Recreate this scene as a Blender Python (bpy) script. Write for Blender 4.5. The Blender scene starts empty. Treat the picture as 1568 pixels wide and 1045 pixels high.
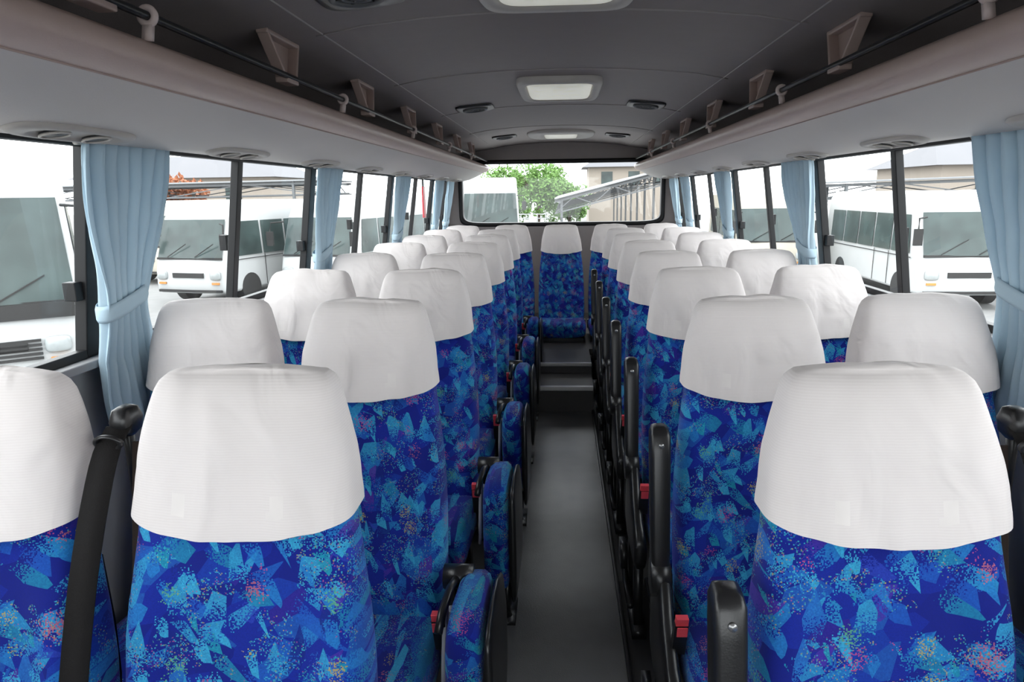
import bpy, math, random
from mathutils import Vector, Matrix, noise
random.seed(7)
H=1.56
scene=bpy.context.scene
COL=scene.collection
scene.view_settings.view_transform='Standard'
scene.view_settings.look='None'

# ------------------------------------------------------------------ materials
def newmat(name):
    m=bpy.data.materials.new(name); m.use_nodes=True
    nt=m.node_tree; b=nt.nodes['Principled BSDF']
    return m,nt,b
def nd(nt,t,**kw):
    n=nt.nodes.new(t)
    for k,v in kw.items(): setattr(n,k,v)
    return n
def pmat(name,col,rough=.5,metal=0,var=.08,scale=18,bump=0,bscale=300,emit=0,spec=.5):
    m,nt,b=newmat(name)
    tc=nd(nt,'ShaderNodeTexCoord'); no=nd(nt,'ShaderNodeTexNoise'); no.inputs['Scale'].default_value=scale
    nt.links.new(tc.outputs['Object'],no.inputs['Vector'])
    mx=nd(nt,'ShaderNodeMix',data_type='RGBA')
    mx.inputs[6].default_value=(*[max(0,c*(1-var)) for c in col],1); mx.inputs[7].default_value=(*[min(1,c*(1+var)) for c in col],1)
    nt.links.new(no.outputs['Fac'],mx.inputs[0]); nt.links.new(mx.outputs[2],b.inputs['Base Color'])
    b.inputs['Roughness'].default_value=rough; b.inputs['Metallic'].default_value=metal
    b.inputs['Specular IOR Level'].default_value=spec
    if emit:
        nt.links.new(mx.outputs[2],b.inputs['Emission Color']); b.inputs['Emission Strength'].default_value=emit
    if bump:
        n2=nd(nt,'ShaderNodeTexNoise'); n2.inputs['Scale'].default_value=bscale
        nt.links.new(tc.outputs['Object'],n2.inputs['Vector'])
        bp=nd(nt,'ShaderNodeBump'); bp.inputs['Strength'].default_value=bump; bp.inputs['Distance'].default_value=.002
        nt.links.new(n2.outputs['Fac'],bp.inputs['Height']); nt.links.new(bp.outputs['Normal'],b.inputs['Normal'])
    return m

def ramp(nt,stops,const=True):
    r=nd(nt,'ShaderNodeValToRGB'); cr=r.color_ramp
    if const: cr.interpolation='CONSTANT'
    cr.elements[0].position=stops[0][0]; cr.elements[0].color=(*stops[0][1],1)
    cr.elements[1].position=stops[1][0]; cr.elements[1].color=(*stops[1][1],1)
    for p,c in stops[2:]:
        e=cr.elements.new(p); e.color=(*c,1)
    return r
def math_n(nt,op,a,b=None,c=None):
    n=nd(nt,'ShaderNodeMath',operation=op)
    for i,v in enumerate((a,b,c)):
        if v is None: continue
        if isinstance(v,(int,float)): n.inputs[i].default_value=v
        else: nt.links.new(v,n.inputs[i])
    return n.outputs[0]
def mixc(nt,f,a,b):
    n=nd(nt,'ShaderNodeMix',data_type='RGBA')
    for i,v in ((0,f),(6,a),(7,b)):
        if isinstance(v,tuple): n.inputs[i].default_value=(*v,1)
        elif isinstance(v,(int,float)): n.inputs[i].default_value=v
        else: nt.links.new(v,n.inputs[i])
    return n.outputs[2]

def fabric():
    m,nt,b=newmat('seat_fabric')
    L=nt.links.new
    tc=nd(nt,'ShaderNodeTexCoord'); oi=nd(nt,'ShaderNodeObjectInfo')
    off=nd(nt,'ShaderNodeVectorMath',operation='SCALE'); off.inputs[0].default_value=(3.1,0,4.7); L(oi.outputs['Random'],off.inputs['Scale'])
    add=nd(nt,'ShaderNodeVectorMath',operation='ADD'); L(tc.outputs['Object'],add.inputs[0]); L(off.outputs[0],add.inputs[1])
    p=add.outputs[0]
    def vor(rot,sc,o=0):
        r=nd(nt,'ShaderNodeMapping'); r.inputs['Rotation'].default_value=rot; r.inputs['Location'].default_value=(o,o*.3,o*.7)
        L(p,r.inputs['Vector'])
        s1=nd(nt,'ShaderNodeVectorMath',operation='MULTIPLY'); s1.inputs[1].default_value=sc; L(r.outputs[0],s1.inputs[0])
        v=nd(nt,'ShaderNodeTexVoronoi'); v.inputs['Scale'].default_value=1
        L(s1.outputs[0],v.inputs['Vector'])
        s=nd(nt,'ShaderNodeSeparateColor'); L(v.outputs['Color'],s.inputs[0])
        sb=nd(nt,'ShaderNodeVectorMath',operation='SUBTRACT'); L(s1.outputs[0],sb.inputs[0]); L(v.outputs['Position'],sb.inputs[1])
        sx=nd(nt,'ShaderNodeSeparateXYZ'); L(sb.outputs[0],sx.inputs[0])
        return v.outputs['Distance'],s.outputs[0],s.outputs[1],sx.outputs[0],s.outputs[2]
    sn=nd(nt,'ShaderNodeVectorMath',operation='SNAP'); L(p,sn.inputs[0]); sn.inputs[1].default_value=(.0022,.0022,.0022)
    wn=nd(nt,'ShaderNodeTexWhiteNoise'); L(sn.outputs[0],wn.inputs['Vector']); w=wn.outputs['Value']
    ws=nd(nt,'ShaderNodeSeparateColor'); L(wn.outputs['Color'],ws.inputs[0]); w2=ws.outputs[1]; w3=ws.outputs[2]
    dA,rA,gA,_,_=vor((0,.5,0),(15,4,24))
    ra=ramp(nt,[(0,(.004,.012,.21)),(.30,(.005,.020,.29)),(.58,(.006,.040,.35)),(.74,(.004,.013,.23)),(.86,(.01,.085,.40)),(.94,(.022,.016,.26))])
    L(rA,ra.inputs[0]); c=ra.outputs[0]
    for rot,sc,th,o,cols in (
        ((0,.75,0),(14,4,42),.67,1.3,[(0,(.015,.20,.54)),(.35,(.01,.11,.48)),(.6,(.03,.32,.60)),(.85,(.06,.03,.36))]),
        ((0,-.55,0),(13,4,40),.69,5.1,[(0,(.02,.27,.56)),(.3,(.01,.10,.48)),(.6,(.01,.22,.40)),(.85,(.02,.05,.43))]),
        ((0,1.5,0),(14,4,36),.73,9.7,[(0,(.03,.32,.58)),(.4,(.004,.016,.20)),(.65,(.015,.16,.52)),(.9,(.08,.03,.34))]),
        ((0,-1.15,0),(18,4,58),.76,14.2,[(0,(.04,.40,.66)),(.5,(.015,.2,.55)),(.8,(.01,.30,.43))])):
        d,r_,g_,lx,_=vor(rot,sc,o)
        grad=math_n(nt,'MULTIPLY_ADD',lx,1.7,.58)
        f=math_n(nt,'MULTIPLY',math_n(nt,'GREATER_THAN',r_,th),math_n(nt,'GREATER_THAN',grad,w))
        rr=ramp(nt,cols); L(g_,rr.inputs[0])
        c=mixc(nt,math_n(nt,'MULTIPLY',f,.85),c,rr.outputs[0])
    for sc,o,sel,rad in ((9.5,3.3,.45,.33),(15,8.8,.48,.36)):
        d,r_,g_,_,_=vor((0,0,0),(sc,sc*.5,sc),o)
        near=math_n(nt,'GREATER_THAN',math_n(nt,'MULTIPLY',w,rad),d)
        fc=math_n(nt,'MULTIPLY',math_n(nt,'MULTIPLY',near,math_n(nt,'GREATER_THAN',w2,.35)),math_n(nt,'GREATER_THAN',r_,sel))
        rc=ramp(nt,[(0,(.50,.08,.25)),(.33,(.50,.42,.08)),(.62,(.12,.45,.22)),(.80,(.50,.14,.18))]); L(g_,rc.inputs[0])
        c=mixc(nt,math_n(nt,'MULTIPLY',fc,.85),c,rc.outputs[0])
    # scattered confetti flecks
    nz=nd(nt,'ShaderNodeTexNoise'); nz.inputs['Scale'].default_value=14; L(p,nz.inputs['Vector'])
    ff=math_n(nt,'MULTIPLY',math_n(nt,'GREATER_THAN',nz.outputs['Fac'],.53),math_n(nt,'GREATER_THAN',w3,.84))
    rc=ramp(nt,[(0,(.05,.42,.58)),(.50,(.42,.38,.10)),(.66,(.38,.10,.28)),(.80,(.10,.42,.28))]); L(w2,rc.inputs[0])
    c=mixc(nt,math_n(nt,'MULTIPLY',ff,.7),c,rc.outputs[0])
    c2=mixc(nt,math_n(nt,'MULTIPLY',w2,.34),c,(.004,.012,.16))
    L(c2,b.inputs['Base Color']); b.inputs['Roughness'].default_value=.9
    b.inputs['Specular IOR Level'].default_value=.25
    b.inputs['Sheen Weight'].default_value=.08
    bp=nd(nt,'ShaderNodeBump'); bp.inputs['Strength'].default_value=.2; bp.inputs['Distance'].default_value=.001
    L(w,bp.inputs['Height']); L(bp.outputs[0],b.inputs['Normal'])
    return m

def coverm():
    m,nt,b=newmat('cover_cloth'); L=nt.links.new
    tc=nd(nt,'ShaderNodeTexCoord')
    wv=nd(nt,'ShaderNodeTexWave',bands_direction='Z'); wv.inputs['Scale'].default_value=75; wv.inputs['Distortion'].default_value=.5
    L(tc.outputs['Object'],wv.inputs['Vector'])
    no=nd(nt,'ShaderNodeTexNoise'); no.inputs['Scale'].default_value=5; L(tc.outputs['Object'],no.inputs['Vector'])
    c=mixc(nt,wv.outputs['Fac'],(.720,.668,.645),(.755,.705,.682))
    c=mixc(nt,math_n(nt,'MULTIPLY',no.outputs['Fac'],.3),c,(.73,.70,.73))
    L(c,b.inputs['Base Color']); b.inputs['Roughness'].default_value=1; b.inputs['Sheen Weight'].default_value=.1; b.inputs['Specular IOR Level'].default_value=.05
    mp=nd(nt,'ShaderNodeMapping'); mp.inputs['Scale'].default_value=(8,6,5); L(tc.outputs['Object'],mp.inputs[0])
    n2=nd(nt,'ShaderNodeTexNoise'); n2.inputs['Scale'].default_value=1; n2.inputs['Detail'].default_value=2.5; n2.inputs['Distortion'].default_value=1.2; L(mp.outputs[0],n2.inputs['Vector'])
    bp=nd(nt,'ShaderNodeBump'); bp.inputs['Strength'].default_value=.12; bp.inputs['Distance'].default_value=.001
    L(wv.outputs['Fac'],bp.inputs['Height'])
    b2=nd(nt,'ShaderNodeBump'); b2.inputs['Strength'].default_value=.45; b2.inputs['Distance'].default_value=.025
    L(n2.outputs['Fac'],b2.inputs['Height']); L(bp.outputs[0],b2.inputs['Normal']); L(b2.outputs[0],b.inputs['Normal'])
    return m

def glassm(name='window_glass',tint=(.95,.98,.98),g=.04):
    m=bpy.data.materials.new(name); m.use_nodes=True; nt=m.node_tree; nt.nodes.clear(); L=nt.links.new
    o=nd(nt,'ShaderNodeOutputMaterial'); t=nd(nt,'ShaderNodeBsdfTransparent'); t.inputs[0].default_value=(*tint,1)
    gl=nd(nt,'ShaderNodeBsdfGlossy'); gl.inputs['Roughness'].default_value=.03
    mx=nd(nt,'ShaderNodeMixShader'); mx.inputs[0].default_value=g
    L(t.outputs[0],mx.inputs[1]); L(gl.outputs[0],mx.inputs[2]); L(mx.outputs[0],o.inputs[0])
    return m

M_FAB=fabric(); M_COV=coverm(); M_GLASS=glassm()
M_BLK=pmat('black_plastic',(.012,.012,.013),.32,bump=.1)
M_BELT=pmat('belt_webbing',(.010,.009,.009),.75,bump=.4,bscale=500,spec=.2)
M_BELT2=pmat('belt_brown',(.035,.024,.02),.7,bump=.4,bscale=500,spec=.2)
M_RED=pmat('buckle_red',(.80,.08,.10),.35)
M_GREYP=pmat('grey_plastic',(.42,.42,.44),.4)
M_PATCH=pmat('velcro_patch',(.755,.71,.688),.7)
M_CEIL=pmat('ceiling_vinyl',(.225,.195,.190),.55,var=.05,bump=.25,bscale=200)
M_SEAM=pmat('seam',(.34,.31,.30),.5)
M_DUCT=pmat('duct_vinyl',(.62,.58,.55),.5,var=.04,scale=4,bump=.15,bscale=250)
M_LIP=pmat('rack_lip',(.56,.43,.38),.42,var=.05,bump=.2,bscale=250)
M_RACK=pmat('rack_floor',(.07,.062,.06),.8)
M_BRK=pmat('bracket_taupe',(.42,.32,.285),.42)
M_WALL=pmat('wall_panel',(.30,.30,.31),.6)
M_FRAME=pmat('frame_black',(.010,.010,.011),.45,spec=.3)
M_FLOOR=pmat('floor_rubber',(.135,.135,.137),.25,var=.25,scale=5,bump=.35,bscale=260,spec=.6)
M_FLOORD=pmat('floor_side',(.025,.025,.026),.6)
M_STEP=pmat('step_rubber',(.05,.047,.046),.45)
M_ALU=pmat('aluminium',(.40,.40,.40),.35,metal=.8)
M_LENS=pmat('lamp_lens',(.80,.79,.68),.3,emit=.35,var=.30,scale=16)
M_LFRAME=pmat('lamp_frame',(.46,.43,.40),.45)
M_RING=pmat('ring_pink',(.66,.55,.52),.4)
M_WHITE=pmat('white_paint',(.42,.43,.43),.35,var=.05,scale=2)
M_CREAM=pmat('cream_paint',(.38,.35,.29),.35,var=.05,scale=2)
M_BGLASS=pmat('bus_glass',(.036,.054,.052),.22,var=.8,scale=1.6,spec=.4)
M_TYRE=pmat('tyre',(.02,.02,.02),.8)
M_HL=pmat('headlight',(.3,.32,.32),.15)
M_ORANGE=pmat('indicator',(.5,.2,.04),.3)
M_PINK=pmat('livery_pink',(.42,.18,.22),.4)
M_ASPH=pmat('asphalt',(.19,.19,.188),.9,var=.15,scale=3)
M_LEAF=pmat('leaves',(.10,.20,.04),.7,var=.5,scale=2)
M_LEAFR=pmat('autumn_leaves',(.30,.11,.05),.7,var=.5,scale=2)
M_BARK=pmat('bark',(.08,.06,.04),.9)
M_STEEL=pmat('steel',(.12,.125,.13),.5,metal=.3)
M_ROOF=pmat('roof_tiles',(.12,.12,.13),.7)
M_CORR=pmat('corrugated',(.15,.155,.16),.6)
M_PLAST=pmat('plaster',(.30,.26,.22),.9)

def curtainm():
    m,nt,b=newmat('curtain_cloth'); L=nt.links.new
    tc=nd(nt,'ShaderNodeTexCoord'); no=nd(nt,'ShaderNodeTexNoise'); no.inputs['Scale'].default_value=9; L(tc.outputs['Object'],no.inputs[0])
    c=mixc(nt,no.outputs['Fac'],(.46,.60,.70),(.54,.68,.76)); L(c,b.inputs['Base Color']); b.inputs['Roughness'].default_value=.85
    b.inputs['Specular IOR Level'].default_value=.2
    tr=nd(nt,'ShaderNodeBsdfTranslucent'); L(c,tr.inputs[0]); mx=nd(nt,'ShaderNodeMixShader'); mx.inputs[0].default_value=.2
    o=nt.nodes['Material Output']; L(b.outputs[0],mx.inputs[1]); L(tr.outputs[0],mx.inputs[2]); L(mx.outputs[0],o.inputs[0])
    return m
M_CURT=curtainm()

# ------------------------------------------------------------------ mesh builder
class MB:
    def __init__(s): s.v=[]; s.f=[]; s.mi=[]; s.cur=0
    def add(s,vs,fs):
        o=len(s.v); s.v+= [tuple(v) for v in vs]
        for f in fs: s.f.append(tuple(i+o for i in f)); s.mi.append(s.cur)
        return s
    def box(s,a,b):
        x0,y0,z0=a;x1,y1,z1=b
        return s.add([(x0,y0,z0),(x1,y0,z0),(x1,y1,z0),(x0,y1,z0),(x0,y0,z1),(x1,y0,z1),(x1,y1,z1),(x0,y1,z1)],
            [(0,3,2,1),(4,5,6,7),(0,1,5,4),(1,2,6,5),(2,3,7,6),(3,0,4,7)])
    def bar(s,A,B,u,v):
        A=Vector(A);B=Vector(B);u=Vector(u)/2;v=Vector(v)/2
        vs=[A-u-v,A+u-v,A+u+v,A-u+v,B-u-v,B+u-v,B+u+v,B-u+v]
        return s.add(vs,[(0,3,2,1),(4,5,6,7),(0,1,5,4),(1,2,6,5),(2,3,7,6),(3,0,4,7)])
    def loft(s,sl,cap=True,closed=True):
        n=len(sl[0]); vs=[p for r in sl for p in r]; fs=[]
        for i in range(len(sl)-1):
            for j in range(n if closed else n-1):
                k=(j+1)%n; fs.append((i*n+j,i*n+k,(i+1)*n+k,(i+1)*n+j))
        if cap:
            fs.append(tuple(range(n-1,-1,-1))); o=(len(sl)-1)*n; fs.append(tuple(o+i for i in range(n)))
        return s.add(vs,fs)
    def tube(s,path,r,n=10,cap=True):
        sl=[]
        P=[Vector(p) for p in path]
        for i,p in enumerate(P):
            t=(P[min(i+1,len(P)-1)]-P[max(i-1,0)]).normalized()
            a=Vector((0,0,1)) if abs(t.z)<.9 else Vector((1,0,0))
            u=t.cross(a).normalized(); w=t.cross(u)
            sl.append([p+u*r*math.cos(2*math.pi*k/n)+w*r*math.sin(2*math.pi*k/n) for k in range(n)])
        return s.loft(sl,cap)
    def cyl(s,c,ax,r,h,n=24):
        c=Vector(c);ax=Vector(ax).normalized()
        return s.tube([c-ax*h/2,c+ax*h/2],r,n)
    def torus(s,c,ax,R,r,n=24,m=8,sx=1,sy=1):
        c=Vector(c);ax=Vector(ax).normalized(); a=Vector((0,0,1)) if abs(ax.z)<.9 else Vector((1,0,0))
        u=ax.cross(a).normalized(); w=ax.cross(u); vs=[];fs=[]
        for i in range(n):
            t=2*math.pi*i/n; d=u*math.cos(t)*sx+w*math.sin(t)*sy
            for j in range(m):
                q=2*math.pi*j/m; vs.append(c+d*(R+r*math.cos(q))+ax*r*math.sin(q))
        for i in range(n):
            for j in range(m):
                a0=i*m+j;a1=i*m+(j+1)%m;b0=((i+1)%n)*m+j;b1=((i+1)%n)*m+(j+1)%m
                fs.append((a0,b0,b1,a1))
        return s.add(vs,fs)
    def mesh(s,name,mats,smooth=True):
        me=bpy.data.meshes.new(name); me.from_pydata(s.v,[],s.f)
        for m in (mats if isinstance(mats,(list,tuple)) else [mats]): me.materials.append(m)
        for i,p in enumerate(me.polygons): p.material_index=s.mi[i]; p.use_smooth=smooth
        me.validate(); me.update()
        import bmesh
        bm=bmesh.new(); bm.from_mesh(me); bmesh.ops.recalc_face_normals(bm,faces=bm.faces); bm.to_mesh(me); bm.free()
        return me
def obj(name,me,parent=None,loc=(0,0,0),rot=0,bevel=0,sub=0,solid=0,seg=2):
    o=bpy.data.objects.new(name,me); COL.objects.link(o); o.location=loc
    if rot: o.rotation_euler[2]=rot
    if parent: o.parent=parent
    if solid:
        m=o.modifiers.new('s','SOLIDIFY'); m.thickness=solid; m.offset=1
    if bevel:
        m=o.modifiers.new('b','BEVEL'); m.width=bevel; m.segments=seg; m.limit_method='ANGLE'; m.angle_limit=math.radians(35)
        w=o.modifiers.new('wn','WEIGHTED_NORMAL')
    if sub:
        m=o.modifiers.new('ss','SUBSURF'); m.levels=sub; m.render_levels=sub
    return o
def empty(name,loc=(0,0,0),rot=0):
    e=bpy.data.objects.new(name,None); COL.objects.link(e); e.location=loc; e.rotation_euler[2]=rot; e.empty_display_size=.1
    return e
def sell(hw,ht,n=4,N=36):
    r=[]
    for k in range(N):
        t=2*math.pi*k/N; c=math.cos(t); s=math.sin(t)
        r.append((hw*math.copysign(abs(c)**(2/n),c), ht*math.copysign(abs(s)**(2/n),s)))
    return r
def sellu(hw,ht,n,N):
    d=sell(hw,ht,n,720); d.append(d[0]); acc=[0]
    for i in range(720): acc.append(acc[-1]+math.hypot(d[i+1][0]-d[i][0],d[i+1][1]-d[i][1]))
    out=[]; j=0
    for k in range(N):
        t=acc[-1]*k/N
        while acc[j+1]<t: j+=1
        q=(t-acc[j])/max(1e-9,acc[j+1]-acc[j]); out.append((d[j][0]+(d[j+1][0]-d[j][0])*q,d[j][1]+(d[j+1][1]-d[j][1])*q))
    return out
def sm(a,b,x):
    t=max(0,min(1,(x-a)/(b-a))); return t*t*(3-2*t)

# ------------------------------------------------------------------ seat part meshes
TOP=1.265
def interp(tab,z):
    for i in range(len(tab)-1):
        if z<=tab[i+1][0]:
            a,b=tab[i],tab[i+1]; t=(z-a[0])/(b[0]-a[0]); t=max(0,t)
            return [a[k]+(b[k]-a[k])*t for k in range(1,len(a))]
    return list(tab[-1][1:])
PROF=[(.36,.188,.04),(.375,.206,.06),(.42,.213,.068),(.55,.216,.070),(.72,.212,.066),(.86,.204,.060),(.95,.194,.056),(1.02,.184,.056),(1.09,.181,.058),(1.13,.176,.056),(1.17,.166,.055),(1.21,.155,.050),(1.235,.148,.044),(1.252,.140,.034),(1.262,.128,.022),(1.267,.106,.010)]
def ycen(z): return -(TOP-z)*math.tan(math.radians(11.5)) + .02*math.exp(-((z-.72)/.15)**2)
def back_slice(z,off=0,wr=0,edge=0,N=96):
    hw,ht=interp(PROF,z); hw+=off; ht+=off
    pts=[]
    for (x,y) in sellu(hw,ht,4.5,N):
        u=abs(x)/hw
        yy=y
        if y<0:
            b=.022*sm(.5,.85,u)*(1-sm(.85,1.0,z))
            yy-=b*(1-sm(.93,1.0,u))
            yy-=.012*(1-u*u)*sm(.95,1.05,z)*(1-sm(1.15,1.25,z))
        zz=z
        if edge: zz-=edge*(1-u*u)
        if wr:
            zz+=.006*noise.noise(Vector((x*8+wr*5,y*3,1)))*(sm(1.2,1.26,z))+.003
            low=1-sm(1.02,1.16,z)
            zz+=.004*noise.noise(Vector((x*20+wr*9,y*10,2)))*low
            nz=noise.noise(Vector((x*8+wr*7,y*9,zz*6)))*.7+noise.noise(Vector((x*17+wr*3,3,zz*7)))*.5+noise.noise(Vector((x*30+z*12+wr*3,8,zz*9)))*.25
            k=.012*(1-sm(1.1,1.25,z)*.5)
            if y<0: yy-=max(.001,(.45+.75*nz)*k)+.003*low
            x+=math.copysign(1,x)*sm(.75,1,u)*(max(0,.5+nz)*.004)
        pts.append((x,ycen(zz)+yy,zz))
    return pts
def mk_back():
    b=MB(); zs=[.36,.368,.38,.41,.46,.52,.6,.68,.76,.84,.9,.95,1.0,1.05,1.1,1.15,1.19,1.22,1.24,1.252,1.260,1.265]
    b.loft([back_slice(z) for z in zs]); return b.mesh('backrest',M_FAB)
def mk_cover(seed):
    b=MB(); z0=1.034; zs=[z0+.010*i for i in range(20)]+[1.230,1.236,1.243,1.250,1.257,1.262,1.267]
    sl=[]; N=120
    for z in zs:
        e=.028*(1-sm(z0,1.17,z))
        sl.append(back_slice(z,.006+.003*(1-sm(z0,z0+.05,z)),seed,e,N))
    sl.append([(p[0]*.6,p[1],p[2]+.004) for p in sl[-1]])
    n=len(sl[0]); b.loft(sl,cap=False)
    o=(len(sl)-1)*n; b.f.append(tuple(o+i for i in range(n))); b.mi.append(0)
    for i,f in enumerate(b.f):
        if len(f)!=4: continue
        c=sum((Vector(b.v[k]) for k in f),Vector())/4
        if c.y<ycen(c.z) and 1.05<c.z<1.082 and (abs(c.x+.088)<.013 or abs(c.x-.078)<.013): b.mi[i]=1
    return b.mesh('headrest_cover',[M_COV,M_PATCH])
def mk_cushion():
    b=MB(); sl=[]
    for y,hw,ht,zc in [(-.610,.15,.02,.375),(-.605,.19,.045,.372),(-.59,.208,.062,.370),(-.56,.217,.070,.372),(-.5,.220,.073,.375),(-.4,.222,.070,.372),(-.3,.222,.066,.366),(-.2,.22,.062,.362),(-.15,.215,.055,.36),(-.13,.19,.04,.36)]:
        r=[]
        for x,z in sell(hw,ht,4,40):
            u=abs(x)/hw
            if z>0: z+=.012*sm(.5,.85,u)*(1-sm(.92,1,u))
            r.append((x,y,zc+z))
        sl.append(r)
    b.loft(sl); return b.mesh('cushion',M_FAB)
def mk_base(hb=0.0):
    b=MB(); b.box((-.2,-.54,.275),(.2,-.15,.30))
    b.box((-.2,-.56,.25),(.2,-.53,.30)); b.box((-.2,-.2,.25),(.2,-.17,.30))
    if hb<.2:
        for x in (-.17,.17):
            b.bar((x,-.48,0),(x,-.44,.28),(.03,0,0),(0,.05,0)); b.bar((x,-.2,0),(x,-.24,.28),(.03,0,0),(0,.05,0))
            b.box((x-.025,-.52,0),(x+.025,-.14,.03))
            b.bar((x,-.46,.14),(x,-.22,.14),(.02,0,0),(0,0,.03))
    else:
        b.box((-.05,-.42,hb+.001),(.05,-.28,.28)); b.box((-.12,-.46,hb),(.12,-.22,hb+.015))
    for x in (-.215,.215):
        b.cyl((x,-.17,.36),(1,0,0),.045,.02,16)
    return b.mesh('seat_frame',M_BLK,False)
def mk_shell():
    b=MB(); sl=[]
    for z in [.40,.5,.6,.7,.8,.88,.93]:
        hw,ht=interp(PROF,z); hw-=.02
        sl.append([(x,ycen(z)+ht+(.012 if abs(x)<hw*.9 else .0),z) for x in [ -hw,-hw*.9,-hw*.5,0,hw*.5,hw*.9,hw]])
    b.loft(sl,cap=False,closed=False); return b.mesh('rear_shell',M_BLK)
def mk_padarm():
    b=MB(); sl=[]
    for y,hz,hw,zc in [(-.545,.13,.020,.40),(-.54,.17,.034,.395),(-.525,.193,.043,.394),(-.49,.205,.047,.392),(-.42,.208,.048,.392),(-.3,.20,.047,.385),(-.22,.185,.042,.375),(-.19,.15,.030,.37),(-.185,.12,.018,.37)]:
        sl.append([(.315+x,y,zc+z) for x,z in sellu(hw,hz,5,44)])
    b.loft(sl); pad=b.mesh('arm_pad',M_FAB)
    b=MB(); sl=[]
    for y,hz,zc in [(-.55,.16,.38),(-.54,.205,.37),(-.50,.225,.365),(-.42,.235,.36),(-.3,.23,.35),(-.2,.2,.34),(-.17,.14,.34)]:
        sl.append([(.374+x,y,zc+z) for x,z in sell(.012,hz,3,24)])
    b.loft(sl)
    b.tube([(.345,-.46,.19),(.345,-.44,.1),(.34,-.40,.02),(.33,-.36,.012)],.016,10)
    b.box((.30,-.44,.0),(.37,-.28,.02))
    b.box((.225,-.30,.27),(.30,-.22,.33))
    b.cyl((.265,-.24,.55),(1,0,0),.033,.08,20)
    b.tube([(.262,-.24,.55),(.257,-.34,.575),(.250,-.42,.56),(.246,-.46,.53)],.011,10)
    sh=b.mesh('arm_shell',M_BLK)
    b=MB(); b.bar((.250,-.44,.34),(.250,-.37,.55),(.012,0,0),(0,.04,0)); b.bar((.250,-.33,.30),(.250,-.31,.50),(.012,0,0),(0,.03,0))
    gp=b.mesh('grey_strap',M_GREYP,False)
    return pad,sh,gp
def mk_postarm():
    b=MB(); sl=[]
    T=math.tan(math.radians(11.5))
    def Y(z): return -.075-(TOP-z)*T*1.0
    for z,hw,ht in [(.54,.018,.02),(.56,.024,.03),(.62,.025,.034),(.75,.026,.036),(.88,.027,.037),(.925,.027,.034),(.942,.022,.026),(.948,.012,.014)]:
        sl.append([(-.264+x,Y(z)+y,z) for x,y in sell(hw,ht,5,24)])
    b.loft(sl)
    b.cyl((-.264,Y(.55),.545),(1,0,0),.05,.05,24)
    sl=[]
    for y,hz,zc in [(-.50,.03,.33),(-.49,.06,.33),(-.42,.085,.33),(-.33,.12,.36),(-.26,.17,.40),(-.19,.17,.40),(-.15,.12,.38)]:
        sl.append([(-.256+x,y,zc+z) for x,z in sell(.022,hz,3.5,24)])
    b.loft(sl)
    b.bar((-.255,-.44,0),(-.255,-.42,.3),(.03,0,0),(0,.06,0)); b.bar((-.255,-.22,0),(-.255,-.24,.3),(.03,0,0),(0,.06,0))
    b.box((-.28,-.5,0),(-.23,-.12,.035))
    b.tube([(-.285,-.48,.12),(-.285,-.3,.10),(-.285,-.18,.16)],.012,8)
    b.box((-.305,-.30,.16),(-.28,-.2,.24))
    bl=b.mesh('arm_post',M_BLK)
    b=MB(); b.cyl((-.264,Y(.905)-.0375,.905),(0,1,0),.007,.006,14); 
    return bl,b.mesh('arm_screw',M_ALU)
def mk_buckle(sx):
    b=MB(); b.cur=0
    X=.236*sx
    b.bar((X,-.36,.42),(X,-.40,.53),(.034,0,0),(0,.024,0))
    b.tube([(.23*sx,-.26,.31),(.233*sx,-.32,.37),(X,-.365,.43)],.012,8)
    b.cur=1
    b.bar((X,-.402,.528),(X,-.410,.552),(.030,0,0),(0,.022,0)); b.bar((X,-.4135,.50),(X,-.421,.53),(.026,0,0),(0,.003,0))
    return b.mesh('buckle',[M_BLK,M_RED],False)
ME_BACK=mk_back(); ME_COV=[mk_cover(i+1) for i in range(6)]; ME_CUSH=mk_cushion()
ME_BASE=mk_base(); ME_BASER=mk_base(.27); ME_SHELL=mk_shell(); ME_PAD,ME_PSH,ME_GP=mk_padarm(); ME_POST,ME_SCR=mk_postarm()
ME_BK1=mk_buckle(1); ME_BK2=mk_buckle(-1)
cnt=0
def seat(x,y,arm=None,rear=False,bk=None):
    global cnt; cnt+=1
    e=empty('passenger_seat',(x,y,0))
    obj('backrest',ME_BACK,e); obj('headrest_cover',ME_COV[cnt%6],e)
    obj('cushion',ME_CUSH,e); obj('seat_frame',ME_BASER if rear else ME_BASE,e,bevel=.004)
    obj('rear_shell',ME_SHELL,e)
    if arm=='pad':
        obj('arm_pad',ME_PAD,e); obj('arm_shell',ME_PSH,e); obj('grey_strap',ME_GP,e,bevel=.004)
    if arm=='post':
        obj('arm_post',ME_POST,e); obj('arm_screw',ME_SCR,e)
    if bk: obj('buckle',ME_BK1 if bk>0 else ME_BK2,e,bevel=.003)
    return e
ROWS=[1.13+.77*i for i in range(7)]
for i,y in enumerate(ROWS):
    seat(-.535,y,'pad',bk=1); seat(.535,y,'post',bk=-1)
    dy=-.03 if i==0 else .03
    seat(-1.0,y+dy); seat(1.0,y+dy)
for i in range(5): seat((i-2)*.466,6.5,rear=True)

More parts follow.
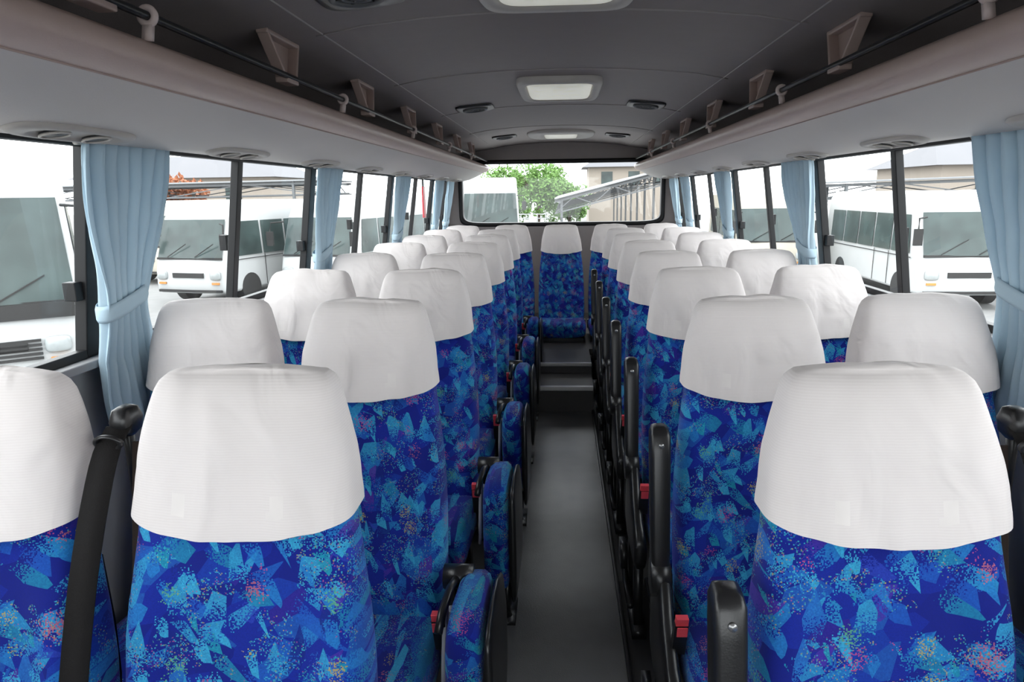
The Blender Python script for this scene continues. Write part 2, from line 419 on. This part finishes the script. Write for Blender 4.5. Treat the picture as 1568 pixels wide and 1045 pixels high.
def belt(x,y,side):
    e=empty('seat_belt',(x,y,0))
    b=MB()
    key=[(0,-.02,1.17),(side*.0,-.075,1.12),(side*.005,-.155,.95),(side*.02,-.215,.72),(side*.032,-.262,.50),(side*.034,-.275,.36)]
    path=[]
    for i in range(len(key)-1):
        for t in range(5):
            q=t/5; p0=key[max(i-1,0)];p1=key[i];p2=key[i+1];p3=key[min(i+2,len(key)-1)]
            path.append(tuple(.5*((2*p1[k])+(-p0[k]+p2[k])*q+(2*p0[k]-5*p1[k]+4*p2[k]-p3[k])*q*q+(-p0[k]+3*p1[k]-3*p2[k]+p3[k])*q**3) for k in range(3)))
    path.append(key[-1]); sl=[]
    for p in path:
        a=side*-.35
        dx=.021*math.cos(a); dy=.021*math.sin(a)
        sl.append([(p[0]-dx,p[1]-dy-.001,p[2]),(p[0]+dx,p[1]+dy-.001,p[2]),(p[0]+dx,p[1]+dy+.001,p[2]),(p[0]-dx,p[1]-dy+.001,p[2])])
    b.loft(sl); obj('webbing',b.mesh('webbing',M_BELT,True),e)
    b=MB(); b.bar((-side*.030,-.02,1.14),(-side*.030,-.17,.46),(.020,0,0),(0,.003,0)); obj('webbing_return',b.mesh('webbing_return',M_BELT2,False),e)
    b=MB(); sl=[]
    for z,hw,ht in [(1.145,.010,.010),(1.155,.018,.024),(1.175,.020,.030),(1.195,.016,.022),(1.20,.008,.012)]:
        sl.append([(xx,yy+.0,z) for xx,yy in sell(hw,ht,3.5,24)])
    b.loft(sl); b.torus((0,-.055,1.15),(0,1,.3),.022,.005,20,8,1,.6)
    b.tube([(side*.0,0.0,1.16),(side*.02,.03,1.08),(side*.02,.03,.95)],.010,8)
    obj('guide_loop',b.mesh('guide_loop',M_BLK),e)
belt(-.770,ROWS[0],-1); belt(.770,ROWS[0],1)

# ------------------------------------------------------------------ shell
Y0,Y1=-1.7,7.5
XT,XS,ZS,ZT=1.18,1.265,1.14,1.71
def wx(z):
    return XS+(XT-XS)*(z-ZS)/(ZT-ZS) if z>ZS-.01 else XS
b=MB(); b.box((-1.30,Y0,-.06),(1.30,Y1,0)); obj('floor',b.mesh('floor',M_FLOORD,False))
b=MB(); b.box((-.215,Y0+.1,.0),(.225,4.75,.005)); obj('aisle_mat',b.mesh('aisle_mat',M_FLOOR,False))
for i,sx in enumerate((-1,1)):
    b=MB(); b.box((sx*.228-.008,Y0+.1,.0),(sx*.228+.008,4.75,.022)); obj('trim_%d'%(i+1),b.mesh('trim',M_BLK,False),bevel=.004)
b=MB(); b.cur=0; b.box((-.235,4.75,0),(.235,5.15,.19)); b.box((-.235,5.15,0),(.235,5.65,.268)); b.box((-1.24,5.65,0),(1.24,Y1-.06,.268))
b.cur=1; b.box((-.235,4.742,.165),(.235,4.78,.196)); b.box((-.235,5.142,.245),(.235,5.17,.273))
obj('rear_steps',b.mesh('rear_steps',[M_STEP,M_ALU],False),bevel=.003)

PIL=[.16,1.77,3.37,4.97,6.55]
for side,sx in (('left',-1),('right',1)):
    b=MB(); b.cur=0
    b.box((sx*(XS+.015) if sx>0 else sx*(XS+.05),Y0,0),(sx*(XS+.05) if sx>0 else sx*(XS+.015),Y1,ZS))
    b.bar((sx*(XS-.0),Y0,ZS-.012),(sx*(XS-.0),Y1,ZS-.012),(.05,0,0),(0,0,.024))
    b.bar((sx*(XT+.03),Y0,ZT+.13),(sx*(XT+.03),Y1,ZT+.13),(.04,0,0),(0,0,.26))
    b.cur=1
    for p in PIL:
        b.bar((sx*(XS+.025),p,ZS),(sx*(XT+.025),p,ZT+.02),(.035,0,0),(0,.07,0))
    for p in (Y0+.05,Y1-.1):
        b.bar((sx*(XS+.02),p,ZS),(sx*(XT+.02),p,ZT+.02),(.06,0,0),(0,.2,0))
    obj('wall_'+side,b.mesh('wall_'+side,[M_WALL,M_FRAME],False),bevel=.004)
wn=0
edges=[Y0+.1]+PIL+[Y1-.15]
for sx in (-1,1):
    for i in range(len(edges)-1):
        wn+=1; a=edges[i]+.035; c=edges[i+1]-.035
        e=empty('window_%d'%wn)
        b=MB(); xs=sx*(XS+.03); xt=sx*(XT+.03)
        b.add([(xs,a,ZS),(xs,c,ZS),(xt,c,ZT),(xt,a,ZT)],[(0,1,2,3)]); obj('glass',b.mesh('glass',M_GLASS,False),e)
        b=MB(); xs=sx*(XS+.02); xt=sx*(XT+.02)
        b.bar((xs,a,ZS+.012),(xs,c,ZS+.012),(.03,0,0),(0,0,.024)); b.bar((xt,a,ZT-.008),(xt,c,ZT-.008),(.03,0,0),(0,0,.02))
        if c-a>1.2:
            m=(a+c)/2+.01
            b.bar((xs,m,ZS),(xt,m,ZT),(.03,0,0),(0,.034,0))
            b.bar((xs,m+.03,ZS),(xt,m+.03,ZT),(.016,0,0),(0,.014,0)); b.box((xs-.03,m+.02,1.36),(xs+.0,m+.05,1.42))
        b.box((xs-.03 if sx>0 else xs-.005,c-.03,1.30),(xs+.005 if sx>0 else xs+.03,c,1.35))
        obj('frame',b.mesh('frame',M_FRAME,False),e,bevel=.003)

CP=[(0,.525),(.2,.522),(.4,.512),(.58,.495),(.72,.470),(.84,.452),(.95,.435),(1.05,.405),(1.13,.355),(1.185,.27)]
def cz(x):
    x=abs(x)
    for i in range(len(CP)-1):
        if x<=CP[i+1][0]:
            t=(x-CP[i][0])/(CP[i+1][0]-CP[i][0]); return H+CP[i][1]+(CP[i+1][1]-CP[i][1])*t
    return H+CP[-1][1]
full=[(-x,z) for x,z in reversed(CP[1:])]+CP
b=MB()
sl=[[(x,y,H+z) for x,z in full]+[(x,y,H+z+.05) for x,z in reversed(full)] for y in [Y0,Y1]]
b.loft(sl); obj('ceiling',b.mesh('ceiling',M_CEIL,True))
for i,y in enumerate((.9,2.15,3.12,4.32,5.6)):
    b=MB(); inner=[(x,z) for x,z in full if abs(x)<.8]
    b.tube([(x,y,H+z-.0005) for x,z in inner],.0035,6); obj('trim_%d'%(i+3),b.mesh('seam',M_SEAM))
tk=8
for sx in (-1,1):
    b=MB(); b.tube([(sx*.70,Y0,cz(.70)),(sx*.70,Y1,cz(.70))],.003,6); obj('trim_%d'%tk,b.mesh('seam',M_SEAM)); tk+=1

DP=[(1.185,.145),(1.12,.135),(1.06,.138),(.98,.155),(.91,.182),(.86,.207),(.825,.226)]
LP=[(.825,.226),(.80,.232),(.778,.246),(.768,.266),(.775,.288),(.795,.302),(.82,.302),(.835,.290)]
RP=[(.835,.290),(.86,.268),(1.0,.262),(1.18,.262)]
for sx,side in ((-1,'left'),(1,'right')):
    e=empty('luggage_rack')
    def strip(pts,mat,nm):
        b=MB(); b.loft([[(sx*x,y,H+z) for x,z in pts] for y in [Y0+.02+ (Y1-Y0-.04)*k/12 for k in range(13)]],cap=False,closed=False)
        return obj(nm,b.mesh(nm,mat),e)
    strip(DP,M_DUCT,'duct_panel'); strip(LP,M_LIP,'lip'); strip(RP,M_RACK,'rack_floor')
    b=MB(); b.tube([(sx*.825,Y0+.05,H+.225),(sx*.825,Y1-.05,H+.225)],.0022,6); obj('lip_seam',b.mesh('lip_seam',M_BRK),e)
    b=MB(); b.tube([(sx*.785,Y0+.05,H+.345),(sx*.785,Y1-.05,H+.345)],.0085,10)
    b.tube([(sx*.86,Y0+.05,H+.315),(sx*.86,Y1-.05,H+.315)],.006,8); obj('guard_rod',b.mesh('guard_rod',M_BLK),e)
    b=MB()
    for k in range(-1,8):
        y=1.24+.86*k
        if y>7.2: continue
        xt_,zt=sx*.815,H+.452; xb,zb=sx*.80,H+.338
        b.bar((xt_,y-.118,zt),(xt_,y+.118,zt),(.035,0,0),(0,0,.014))
        b.bar((xt_,y-.112,zt),(xb,y-.034,zb),(.035,0,0),(0,.013,0))
        b.bar((xt_,y+.112,zt),(xb,y+.034,zb),(.035,0,0),(0,.013,0))
        o_=.012*sx
        b.add([(xt_+o_,y-.105,zt),(xt_+o_,y+.105,zt),(xb+o_,y+.03,zb),(xb+o_,y-.03,zb)],[(0,1,2,3)])
        b.bar((xb,y-.042,zb),(xb,y+.042,zb),(.04,0,0),(0,0,.022))
    obj('brackets',b.mesh('brackets',M_BRK,False),e,bevel=.004)
    b=MB()
    for y in (.18,1.38,2.58,3.78,4.98,6.18):
        b.torus((sx*.785,y,H+.345),(0,1,0),.0145,.007,24,10)
        b.bar((sx*.785,y,H+.328),(sx*.79,y,H+.30),(.018,0,0),(0,.013,0))
    obj('rod_rings',b.mesh('rod_rings',M_RING),e)
    b=MB(); b.cur=0
    for k in range(-1,9):
        y=.72+.77*k
        if y<-.5 or y>7.2: continue
        c=Vector((sx*1.04,y,H+.143)); ax=Vector((-sx*.16,0,-1)).normalized(); u=Vector((0,1,0)); w=ax.cross(u)
        sl=[]
        for r,h in ((1,-.01),(1,.004),(.93,.009),(.72,.010),(.68,.004)):
            sl.append([c+u*(.19*r*a)+w*(.048*r*q)+ax*h for a,q in [(math.copysign(abs(math.cos(t))**.6,math.cos(t)),math.copysign(abs(math.sin(t))**.8,math.sin(t))) for t in [2*math.pi*i/28 for i in range(28)]]])
        b.cur=0; b.loft(sl,cap=True)
        b.cur=1
        for q in (-.065,.065): b.cyl(c+u*q+ax*.006,ax,.028,.010,18)
        b.cur=0
        for q in (-.065,.065): b.torus(c+u*q+ax*.011,ax,.028,.003,18,6)
    obj('air_vents',b.mesh('air_vents',[M_LFRAME,M_BLK]),e)

for y,w,l,n in ((1.72,.21,.34,7),(3.62,.205,.34,7),(6.35,.30,.42,3.0)):
    e=empty('ceiling_lamp',(0,y,H+.522))
    b=MB()
    def rr(hw,hl,z,n=n): return [(x,yy,z) for x,yy in sell(hw,hl,n,48)]
    if n>5:
        b.loft([rr(w,l,.0),rr(w,l,-.018),rr(w*.95,l*.97,-.030),rr(w*.80,l*.86,-.030),rr(w*.77,l*.83,-.014)],cap=False)
        lw,ll=w,l
    else:
        b.loft([rr(w,l,.0),rr(w,l,-.012),rr(w*.95,l*.97,-.022),rr(.155,.26,-.030,6),rr(.145,.25,-.014,6)],cap=False); lw,ll=.19,.31
    obj('frame',b.mesh('frame',M_LFRAME),e)
    b=MB(); b.loft([rr(lw*.78,ll*.84,-.014,7),rr(lw*.74,ll*.80,-.026,7),rr(lw*.5,ll*.5,-.032,7)],cap=True); obj('lens',b.mesh('lens',M_LENS),e)
for y in (1.83,4.20,6.3):
    for sx in (-1,1):
        x=sx*.50; e=empty('ceiling_vent',(x,y,cz(x)))
        e.rotation_euler[1]=sx*.10; e.scale=(.95,.95,.9)
        b=MB(); b.cur=0
        sl=[[(xx,yy,z) for xx,yy in sell(hw,hl,5,36)] for hw,hl,z in ((.115,.13,.005),(.115,.13,-.010),(.105,.12,-.014),(.09,.1,-.014))]
        b.loft(sl); 
        b.cur=1; b.torus((0,0,-.016),(0,0,1),.068,.010,32,8); b.torus((0,0,-.016),(0,0,1),.042,.005,28,8); b.torus((0,0,-.016),(0,0,1),.02,.005,24,8)
        b.cur=0
        for a in range(6): 
            t=a*math.pi/3; b.bar((0,0,-.016),(.066*math.cos(t),.066*math.sin(t),-.016),(0,0,.006),(-.006*math.sin(t),.006*math.cos(t),0))
        obj('louvre',b.mesh('louvre',[M_BLK,M_STEEL]),e)

RW=1.06; rz0,rz1=H-.315,H+.325
b=MB(); b.cur=0
b.box((-1.30,Y1-.05,0),(1.30,Y1,rz0)); b.box((-1.30,Y1-.05,rz1),(1.30,Y1,H+.60))
b.box((-1.30,Y1-.05,rz0),(-RW,Y1,rz1)); b.box((RW,Y1-.05,rz0),(1.30,Y1,rz1))
obj('wall_back',b.mesh('wall_back',M_CEIL,False),bevel=.003)
e=empty('window_20'); b=MB()
def rrect(hw,hh,y,n=12): return [(x,y,(rz0+rz1)/2+z) for x,z in sell(hw,hh,n,64)]
hh=(rz1-rz0)/2
b.loft([rrect(RW+.04,hh+.03,Y1-.051),rrect(RW+.03,hh+.02,Y1-.075),rrect(RW-.0,hh-.01,Y1-.075),rrect(RW-.01,hh-.015,Y1-.02),rrect(RW+.02,hh+.02,Y1-.02)],cap=False)
obj('frame',b.mesh('frame',M_FRAME),e)
b=MB(); b.add([(-RW,Y1-.02,rz0),(RW,Y1-.02,rz0),(RW,Y1-.02,rz1),(-RW,Y1-.02,rz1)],[(0,1,2,3)]); obj('glass',b.mesh('glass',M_GLASS,False),e)
b=MB(); b.box((-1.30,Y0,0),(1.30,Y0+.05,.85)); b.box((-1.30,Y0,H+.36),(1.30,Y0+.05,H+.60)); b.box((-1.30,Y0,.85),(-1.16,Y0+.05,H+.36)); b.box((1.16,Y0,.85),(1.30,Y0+.05,H+.36))
obj('wall_front',b.mesh('wall_front',M_WALL,False))
b=MB(); b.add([(-1.16,Y0+.02,.85),(1.16,Y0+.02,.85),(1.16,Y0+.02,H+.36),(-1.16,Y0+.02,H+.36)],[(0,1,2,3)]); obj('window_21',b.mesh('windscreen',M_GLASS,False))

# ------------------------------------------------------------------ curtains
def curtain(sx,y0,w=.38,seed=0):
    e=empty('curtain',(0,y0,0))
    b=MB(); rnd=random.Random(seed); nf=6+rnd.randint(0,1); NU=96; zt,zb,ztie=1.70,.92,1.285
    ph=rnd.random()*6; sl=[]; sk=rnd.uniform(-.5,.5)
    NZ=44
    for i in range(NZ+1):
        z=zt+(zb-zt)*i/NZ
        if z>ztie: 
            k=(z-ztie)/(zt-ztie); ww=w*(.50+.50*sm(0,.9,k)**.8); cen=w*(.46+.04*k)
        else:
            k=(ztie-z)/(ztie-zb); ww=w*(.50+.22*sm(0,.8,k)); cen=w*(.46+.10*k)
        row=[]
        for j in range(NU+1):
            u=j/NU
            n1=noise.noise(Vector((u*4+seed,z*2.2,0)))
            amp=.020*(.8+.6*n1)
            q=u*nf*2*math.pi+ph+1.1*n1+sk*(z-1.4)*4
            a=math.sin(q); a=math.copysign(abs(a)**.75,a)
            dx=amp*(a+.3*math.sin(2*q+1))+.006*noise.noise(Vector((u*14,z*9,seed)))
            yy=cen+(u-.5)*ww+.012*math.cos(q)
            row.append((sx*(wx(z)-.042+dx),yy,z))
        sl.append(row)
    b.loft(sl,cap=False,closed=False); obj('cloth',b.mesh('cloth',M_CURT),e,solid=.0015)
    b=MB(); sl=[]
    for z,r in ((ztie-.022,.95),(ztie-.012,1.0),(ztie+.012,1.0),(ztie+.022,.95)):
        sl.append([(sx*(wx(ztie)-.042)+x,w*.46+yy,z+.25*yy) for x,yy in sell(.030*r,w*.262*r,3,32)])
    b.loft(sl,cap=False); obj('tieback',b.mesh('tieback',M_CURT),e,solid=.002)
    b=MB(); b.tube([(sx*(XT-.035),-.02,1.702),(sx*(XT-.035),w+.02,1.702)],.006,8); 
    for k in range(8): b.cyl((sx*(XT-.035),k*w/7,1.697),(1,0,0),.008,.014,10)
    obj('rail',b.mesh('rail',M_LFRAME),e)
for k,sx in enumerate((-1,1)):
    for i,y0 in enumerate((1.64,3.25,4.86,6.39)):
        curtain(sx,y0,.37 if i<3 else .34,seed=k*10+i)
    curtain(sx,7.02,.32,seed=50+k)
e=empty('emergency_sign')
b=MB(); b.box((-1.125,5.60,H-.18),(-1.11,5.68,H+.07)); obj('red_plate',b.mesh('red_plate',M_RED,False),e,bevel=.005)
b=MB(); b.box((-1.124,5.62,H+.06),(-1.112,5.66,H+.145)); obj('hanger',b.mesh('hanger',M_BLK,False),e)

# ------------------------------------------------------------------ exterior
GZ=-1.1
b=MB(); b.add([(-90,-40,GZ),(90,-40,GZ),(90,140,GZ),(-90,140,GZ)],[(0,1,2,3)]); obj('ground',b.mesh('ground',M_ASPH,False))
def parked_bus(x,y,ang,w=2.05,l=6.3,h=2.6,name='parked_minibus',body=None,coach=False,pink=False):
    e=empty(name,(x,y,GZ),ang)
    body=body or M_WHITE
    if coach: prof=[(.02,.35),(0,.9),(.03,1.35),(.22,2.7),(.38,h-.08),(.7,h),(l-.3,h),(l-.05,h-.25),(l,.35)]
    else: prof=[(.02,.32),(-.02,.55),(0,.9),(.08,1.18),(.42,h-.42),(.62,h-.14),(1.0,h),(l-.4,h),(l-.1,h-.2),(l,1.2),(l,.35)]
    def hx(z): return w/2*(1-.045*max(0,z-1.1))
    b=MB(); L=[(-hx(z),yy,z) for yy,z in prof]; R=[(hx(z),yy,z) for yy,z in prof]
    b.loft([L,[(-hx(z)*.5,yy-.03*(yy<.7),z) for yy,z in prof],[(0,yy-.05*(yy<.7),z) for yy,z in prof],[(hx(z)*.5,yy-.03*(yy<.7),z) for yy,z in prof],R]); obj('body',b.mesh('body',body,False),e,bevel=.09,seg=3)
    b=MB(); z0,z1=(1.35,2.7) if coach else (1.2,h-.46)
    y0=.03 if coach else .09; y1=.22 if coach else .40
    sl=[]
    for z,yy in ((z0,y0),((z0+z1)/2,(y0+y1)/2),(z1,y1)):
        sl.append([(hx(z)*u*.93,yy-.075+.045*u*u,z) for u in (-1,-.8,-.4,0,.4,.8,1)])
    b.loft(sl,cap=False,closed=False)
    zw0,zw1=(1.35,2.6) if coach else (1.22,h-.52)
    n=5
    for sx in (-1,1):
        yy=.55
        for k in range(n):
            ln=(l-1.1)/n
            b.add([(sx*(hx(zw0)+.012),yy+.04,zw0),(sx*(hx(zw0)+.012),yy+ln-.04,zw0),(sx*(hx(zw1)+.012),yy+ln-.04,zw1),(sx*(hx(zw1)+.012),yy+.04+(.15 if k==0 else 0),zw1)],[(0,1,2,3)])
            yy+=ln
    obj('glazing',b.mesh('glazing',M_BGLASS,False),e)
    b=MB()
    for sx in (-1,1):
        for yy in (1.0,l-1.5):
            b.cyl((sx*(w/2-.12),yy,.38),(1,0,0),.38,.26,24)
    b.bar((-.6,y0-.085,z0+.03),(-.05,y0-.05,z0+.35),(0,.01,0),(0,0,.025)); b.bar((.2,y0-.085,z0+.03),(.75,y0-.05,z0+.35),(0,.01,0),(0,0,.025))
    b.box((-.45,-.075,.72),(.45,-.02,.84)); b.box((-w/2+.1,-.06,.36),(w/2-.1,0,.42))
    b.bar((-hx(z0)*.93,y0-.04,z0-.01),(hx(z0)*.93,y0-.04,z0-.01),(0,.05,0),(0,0,.05))
    if coach:
        b.box((-w/2+.12,-.07,1.14),(w/2-.12,-.0,1.34))
        for k in range(5): b.box((-.6,-.075,.60+.06*k),(.6,-.03,.63+.06*k))
    for sx in (-1,1):
        b.tube([(sx*w/2*.9,.15,z1-.1),(sx*(w/2+.14),-.05,z1-.12),(sx*(w/2+.16),-.1,z1-.35)],.02,8)
        b.box((sx*(w/2+.16)-.09,-.14,z1-.70),(sx*(w/2+.16)+.09,-.08,z1-.34))
        b.box((sx*(w/2+.006)-.004,.5,1.12),(sx*(w/2+.006)+.004,l-.5,1.14))
        b.box((sx*(w/2+.006)-.004,1.65,.4),(sx*(w/2+.006)+.004,1.67,1.2)); b.box((sx*(w/2+.006)-.004,2.5,.4),(sx*(w/2+.006)+.004,2.52,1.2))
    obj('black_trim',b.mesh('black_trim',M_TYRE,False),e)
    b=MB()
    for sx in (-1,1): b.loft([[(sx*.78+xx*s,-.055+d,.78+zz*s) for xx,zz in sell(.15,.11,4,20)] for s,d in ((1,.04),(1,.0),(.8,-.02))])
    obj('headlights',b.mesh('headlights',M_HL),e)
    b=MB()
    for sx in (-1,1): b.box((sx*.78-.1,-.07,.56),(sx*.78+.1,-.02,.61))
    obj('indicators',b.mesh('indicators',M_ORANGE,False),e)
    if pink:
        b=MB(); b.box((-.8,.02,1.0),(.8,-.09,1.28)); obj('banner',b.mesh('banner',M_PINK,False),e)
R=math.radians
parked_bus(-9.3,16.6,R(-12)); parked_bus(-6.3,17.2,R(-12)); parked_bus(-13.2,21,R(-12),body=M_CREAM)
parked_bus(-5.6,26.5,R(-8))
parked_bus(-7.4,8.2,R(36),w=2.3,l=6.0,h=3.3,name='parked_coach',coach=True)
parked_bus(-3.0,29,R(6),w=2.5,l=9,h=3.35,name='parked_coach',coach=True,pink=True)
parked_bus(8.9,15.4,R(-2)); parked_bus(6.2,20.5,R(-4),body=M_CREAM); parked_bus(12.6,15.6,R(-2))
parked_bus(16.3,16.0,R(-2),body=M_CREAM)
def tree(x,y,hz,r,mat,name='leafy_tree',seed=1,n=2600):
    e=empty(name,(x,y,GZ)); rd=random.Random(seed)
    b=MB(); b.tube([(0,0,0),(.05,0,hz*.3),(0,.05,hz*.7)],.14,10)
    for k in range(6):
        t=rd.random()*6.28; b.tube([(0,0,hz*.35),(math.cos(t)*r*.4,math.sin(t)*r*.4,hz*.6),(math.cos(t)*r*.7,math.sin(t)*r*.7,hz*.8)],.05,6)
    obj('trunk',b.mesh('trunk',M_BARK),e)
    b=MB(); blobs=[(rd.uniform(-.6,.6)*r,rd.uniform(-.6,.6)*r,hz*rd.uniform(.25,.88),r*rd.uniform(.35,.6)) for _ in range(18)]
    for k in range(n):
        bx,by,bz,br=rd.choice(blobs); d=Vector((rd.gauss(0,1),rd.gauss(0,1),rd.gauss(0,1))).normalized()*br*rd.uniform(.7,1.05)
        c=Vector((bx,by,bz))+d; u=Vector((rd.gauss(0,1),rd.gauss(0,1),rd.gauss(0,1))).normalized(); w=u.orthogonal().normalized(); s=rd.uniform(.10,.2)
        b.add([c-u*s,c+w*s*.5,c+u*s,c-w*s*.5],[(0,1,2,3)])
    obj('foliage',b.mesh('foliage',mat,False),e)
tree(-1.9,55,4.9,2.2,M_LEAF,seed=3,n=4800); tree(-4.6,58,4.6,2.2,M_LEAF,seed=4,n=4400); tree(.6,60,3.8,1.7,M_LEAF,seed=14,n=3600); tree(-19,34,3.7,1.4,M_LEAFR,'autumn_tree',seed=5)
def house(x,y,w,d,hz,rh,ang=0):
    e=empty('house',(x,y,GZ),ang)
    b=MB(); b.box((-w/2,-d/2,0),(w/2,d/2,hz)); obj('walls',b.mesh('walls',M_PLAST,False),e)
    b=MB(); o=.6
    b.add([(-w/2-o,-d/2-o,hz-.1),(w/2+o,-d/2-o,hz-.1),(w/2+o,d/2+o,hz-.1),(-w/2-o,d/2+o,hz-.1),(-w/2+1.5,0,hz+rh),(w/2-1.5,0,hz+rh)],[(0,1,5,4),(1,2,5),(2,3,4,5),(3,0,4),(3,2,1,0)])
    obj('roof',b.mesh('roof',M_ROOF,False),e)
    b=MB(); 
    for k in (-.3,0,.3): b.box((k*w-.5,-d/2-.03,hz-1.7),(k*w+.5,-d/2+.02,hz-.5))
    obj('panes',b.mesh('panes',M_BGLASS,False),e)
house(6.4,66,8.0,6,5.0,1.3); house(-24,46,12,7,4.0,1.4); house(27,44,12,8,4.0,1.4)
def carport(x0,z0,x1,z1,ya,yb,name='carport'):
    e=empty(name)
    b=MB(); N=90; sl=[]
    for k in range(N+1):
        y=ya+(yb-ya)*k/N; r=.04*(k%2)
        sl.append([(x0,y,z0+r),(x1,y,z1+r),(x1,y,z1+r+.03),(x0,y,z0+r+.03)])
    b.loft(sl); obj('roof',b.mesh('roof',M_CORR,False),e)
    b=MB(); n=max(2,int((yb-ya)/3.2))
    for k in range(n+1):
        y=ya+.2+(yb-ya-.4)*k/n
        for x,z in ((x0+(x1-x0)*.06,z0),(x1-(x1-x0)*.06,z1)):
            b.bar((x,y,GZ),(x,y,z),(.1,0,0),(0,.1,0))
        b.bar((x0,y,z0-.08),(x1,y,z1-.08),(0,.08,0),(0,0,.1)); b.bar((x0,y,z0-.55),(x1,y,z1-.55),(0,.06,0),(0,0,.06))
        for q in range(6):
            t0=q/6;t1=(q+1)/6; za=z0+(z1-z0)*t0-(.08 if q%2 else .55); zb=z0+(z1-z0)*t1-(.55 if q%2 else .08)
            b.bar((x0+(x1-x0)*t0,y,za),(x0+(x1-x0)*t1,y,zb),(0,.04,0),(0,0,.04))
    for x,z in ((x0+.2,z0),(x1-.2,z1)):
        b.bar((x,ya,z-.1),(x,yb,z-.1),(.08,0,0),(0,0,.1)); b.bar((x,ya,z-.5),(x,yb,z-.5),(.06,0,0),(0,0,.06))
        nn=int((yb-ya)/1.0)
        for q in range(nn):
            b.bar((x,ya+q,z-(.1 if q%2 else .5)),(x,ya+q+1,z-(.5 if q%2 else .1)),(.04,0,0),(0,0,.04))
    obj('frame',b.mesh('frame',M_STEEL,False),e)
carport(-.3,H-.25,5.0,H+1.05,20,50) if False else carport(-.3,H-.25,4.4,H+.92,28,56); carport(-30,H+.45,-10,H+.65,28.5,33); carport(9,H+.2,26,H+.6,25,29)
for (xa,xb,y) in ((-3.5,-.8,42),(19,34,22.5)):
    b=MB(); k=xa
    while k<=xb: b.bar((k,y,GZ),(k,y,GZ+1.5),(.05,0,0),(0,.05,0)); k+=.5
    for z in (.3,.75,1.2,1.45): b.bar((xa,y,GZ+z),(xb,y,GZ+z),(0,.04,0),(0,0,.05))
    obj('fence',b.mesh('fence',M_WHITE,False))

# ------------------------------------------------------------------ world
w=bpy.data.worlds.new('overcast'); scene.world=w; w.use_nodes=True; nt=w.node_tree; bg=nt.nodes['Background']
tc=nd(nt,'ShaderNodeTexCoord'); no=nd(nt,'ShaderNodeTexNoise'); no.inputs['Scale'].default_value=2.2; nt.links.new(tc.outputs['Generated'],no.inputs[0])
c=mixc(nt,no.outputs['Fac'],(.92,.96,1.0),(1,1,1)); nt.links.new(c,bg.inputs[0]); bg.inputs[1].default_value=5.3

# ------------------------------------------------------------------ camera
cam=bpy.data.cameras.new('camera'); co=bpy.data.objects.new('camera',cam); COL.objects.link(co)
cam.lens=24; cam.sensor_width=36; cam.clip_start=.02; cam.clip_end=500
cam.shift_x=-.016
p=R(12.18); ya=R(2.95); ro=R(.8)
f=Vector((-math.sin(ya)*math.cos(p),math.cos(ya)*math.cos(p),-math.sin(p)))
r0=f.cross(Vector((0,0,1))).normalized(); u0=r0.cross(f)
r=r0*math.cos(ro)-u0*math.sin(ro); u=u0*math.cos(ro)+r0*math.sin(ro)
m=Matrix(((r.x,u.x,-f.x,.012),(r.y,u.y,-f.y,0),(r.z,u.z,-f.z,H),(0,0,0,1)))
co.matrix_world=m
scene.camera=co
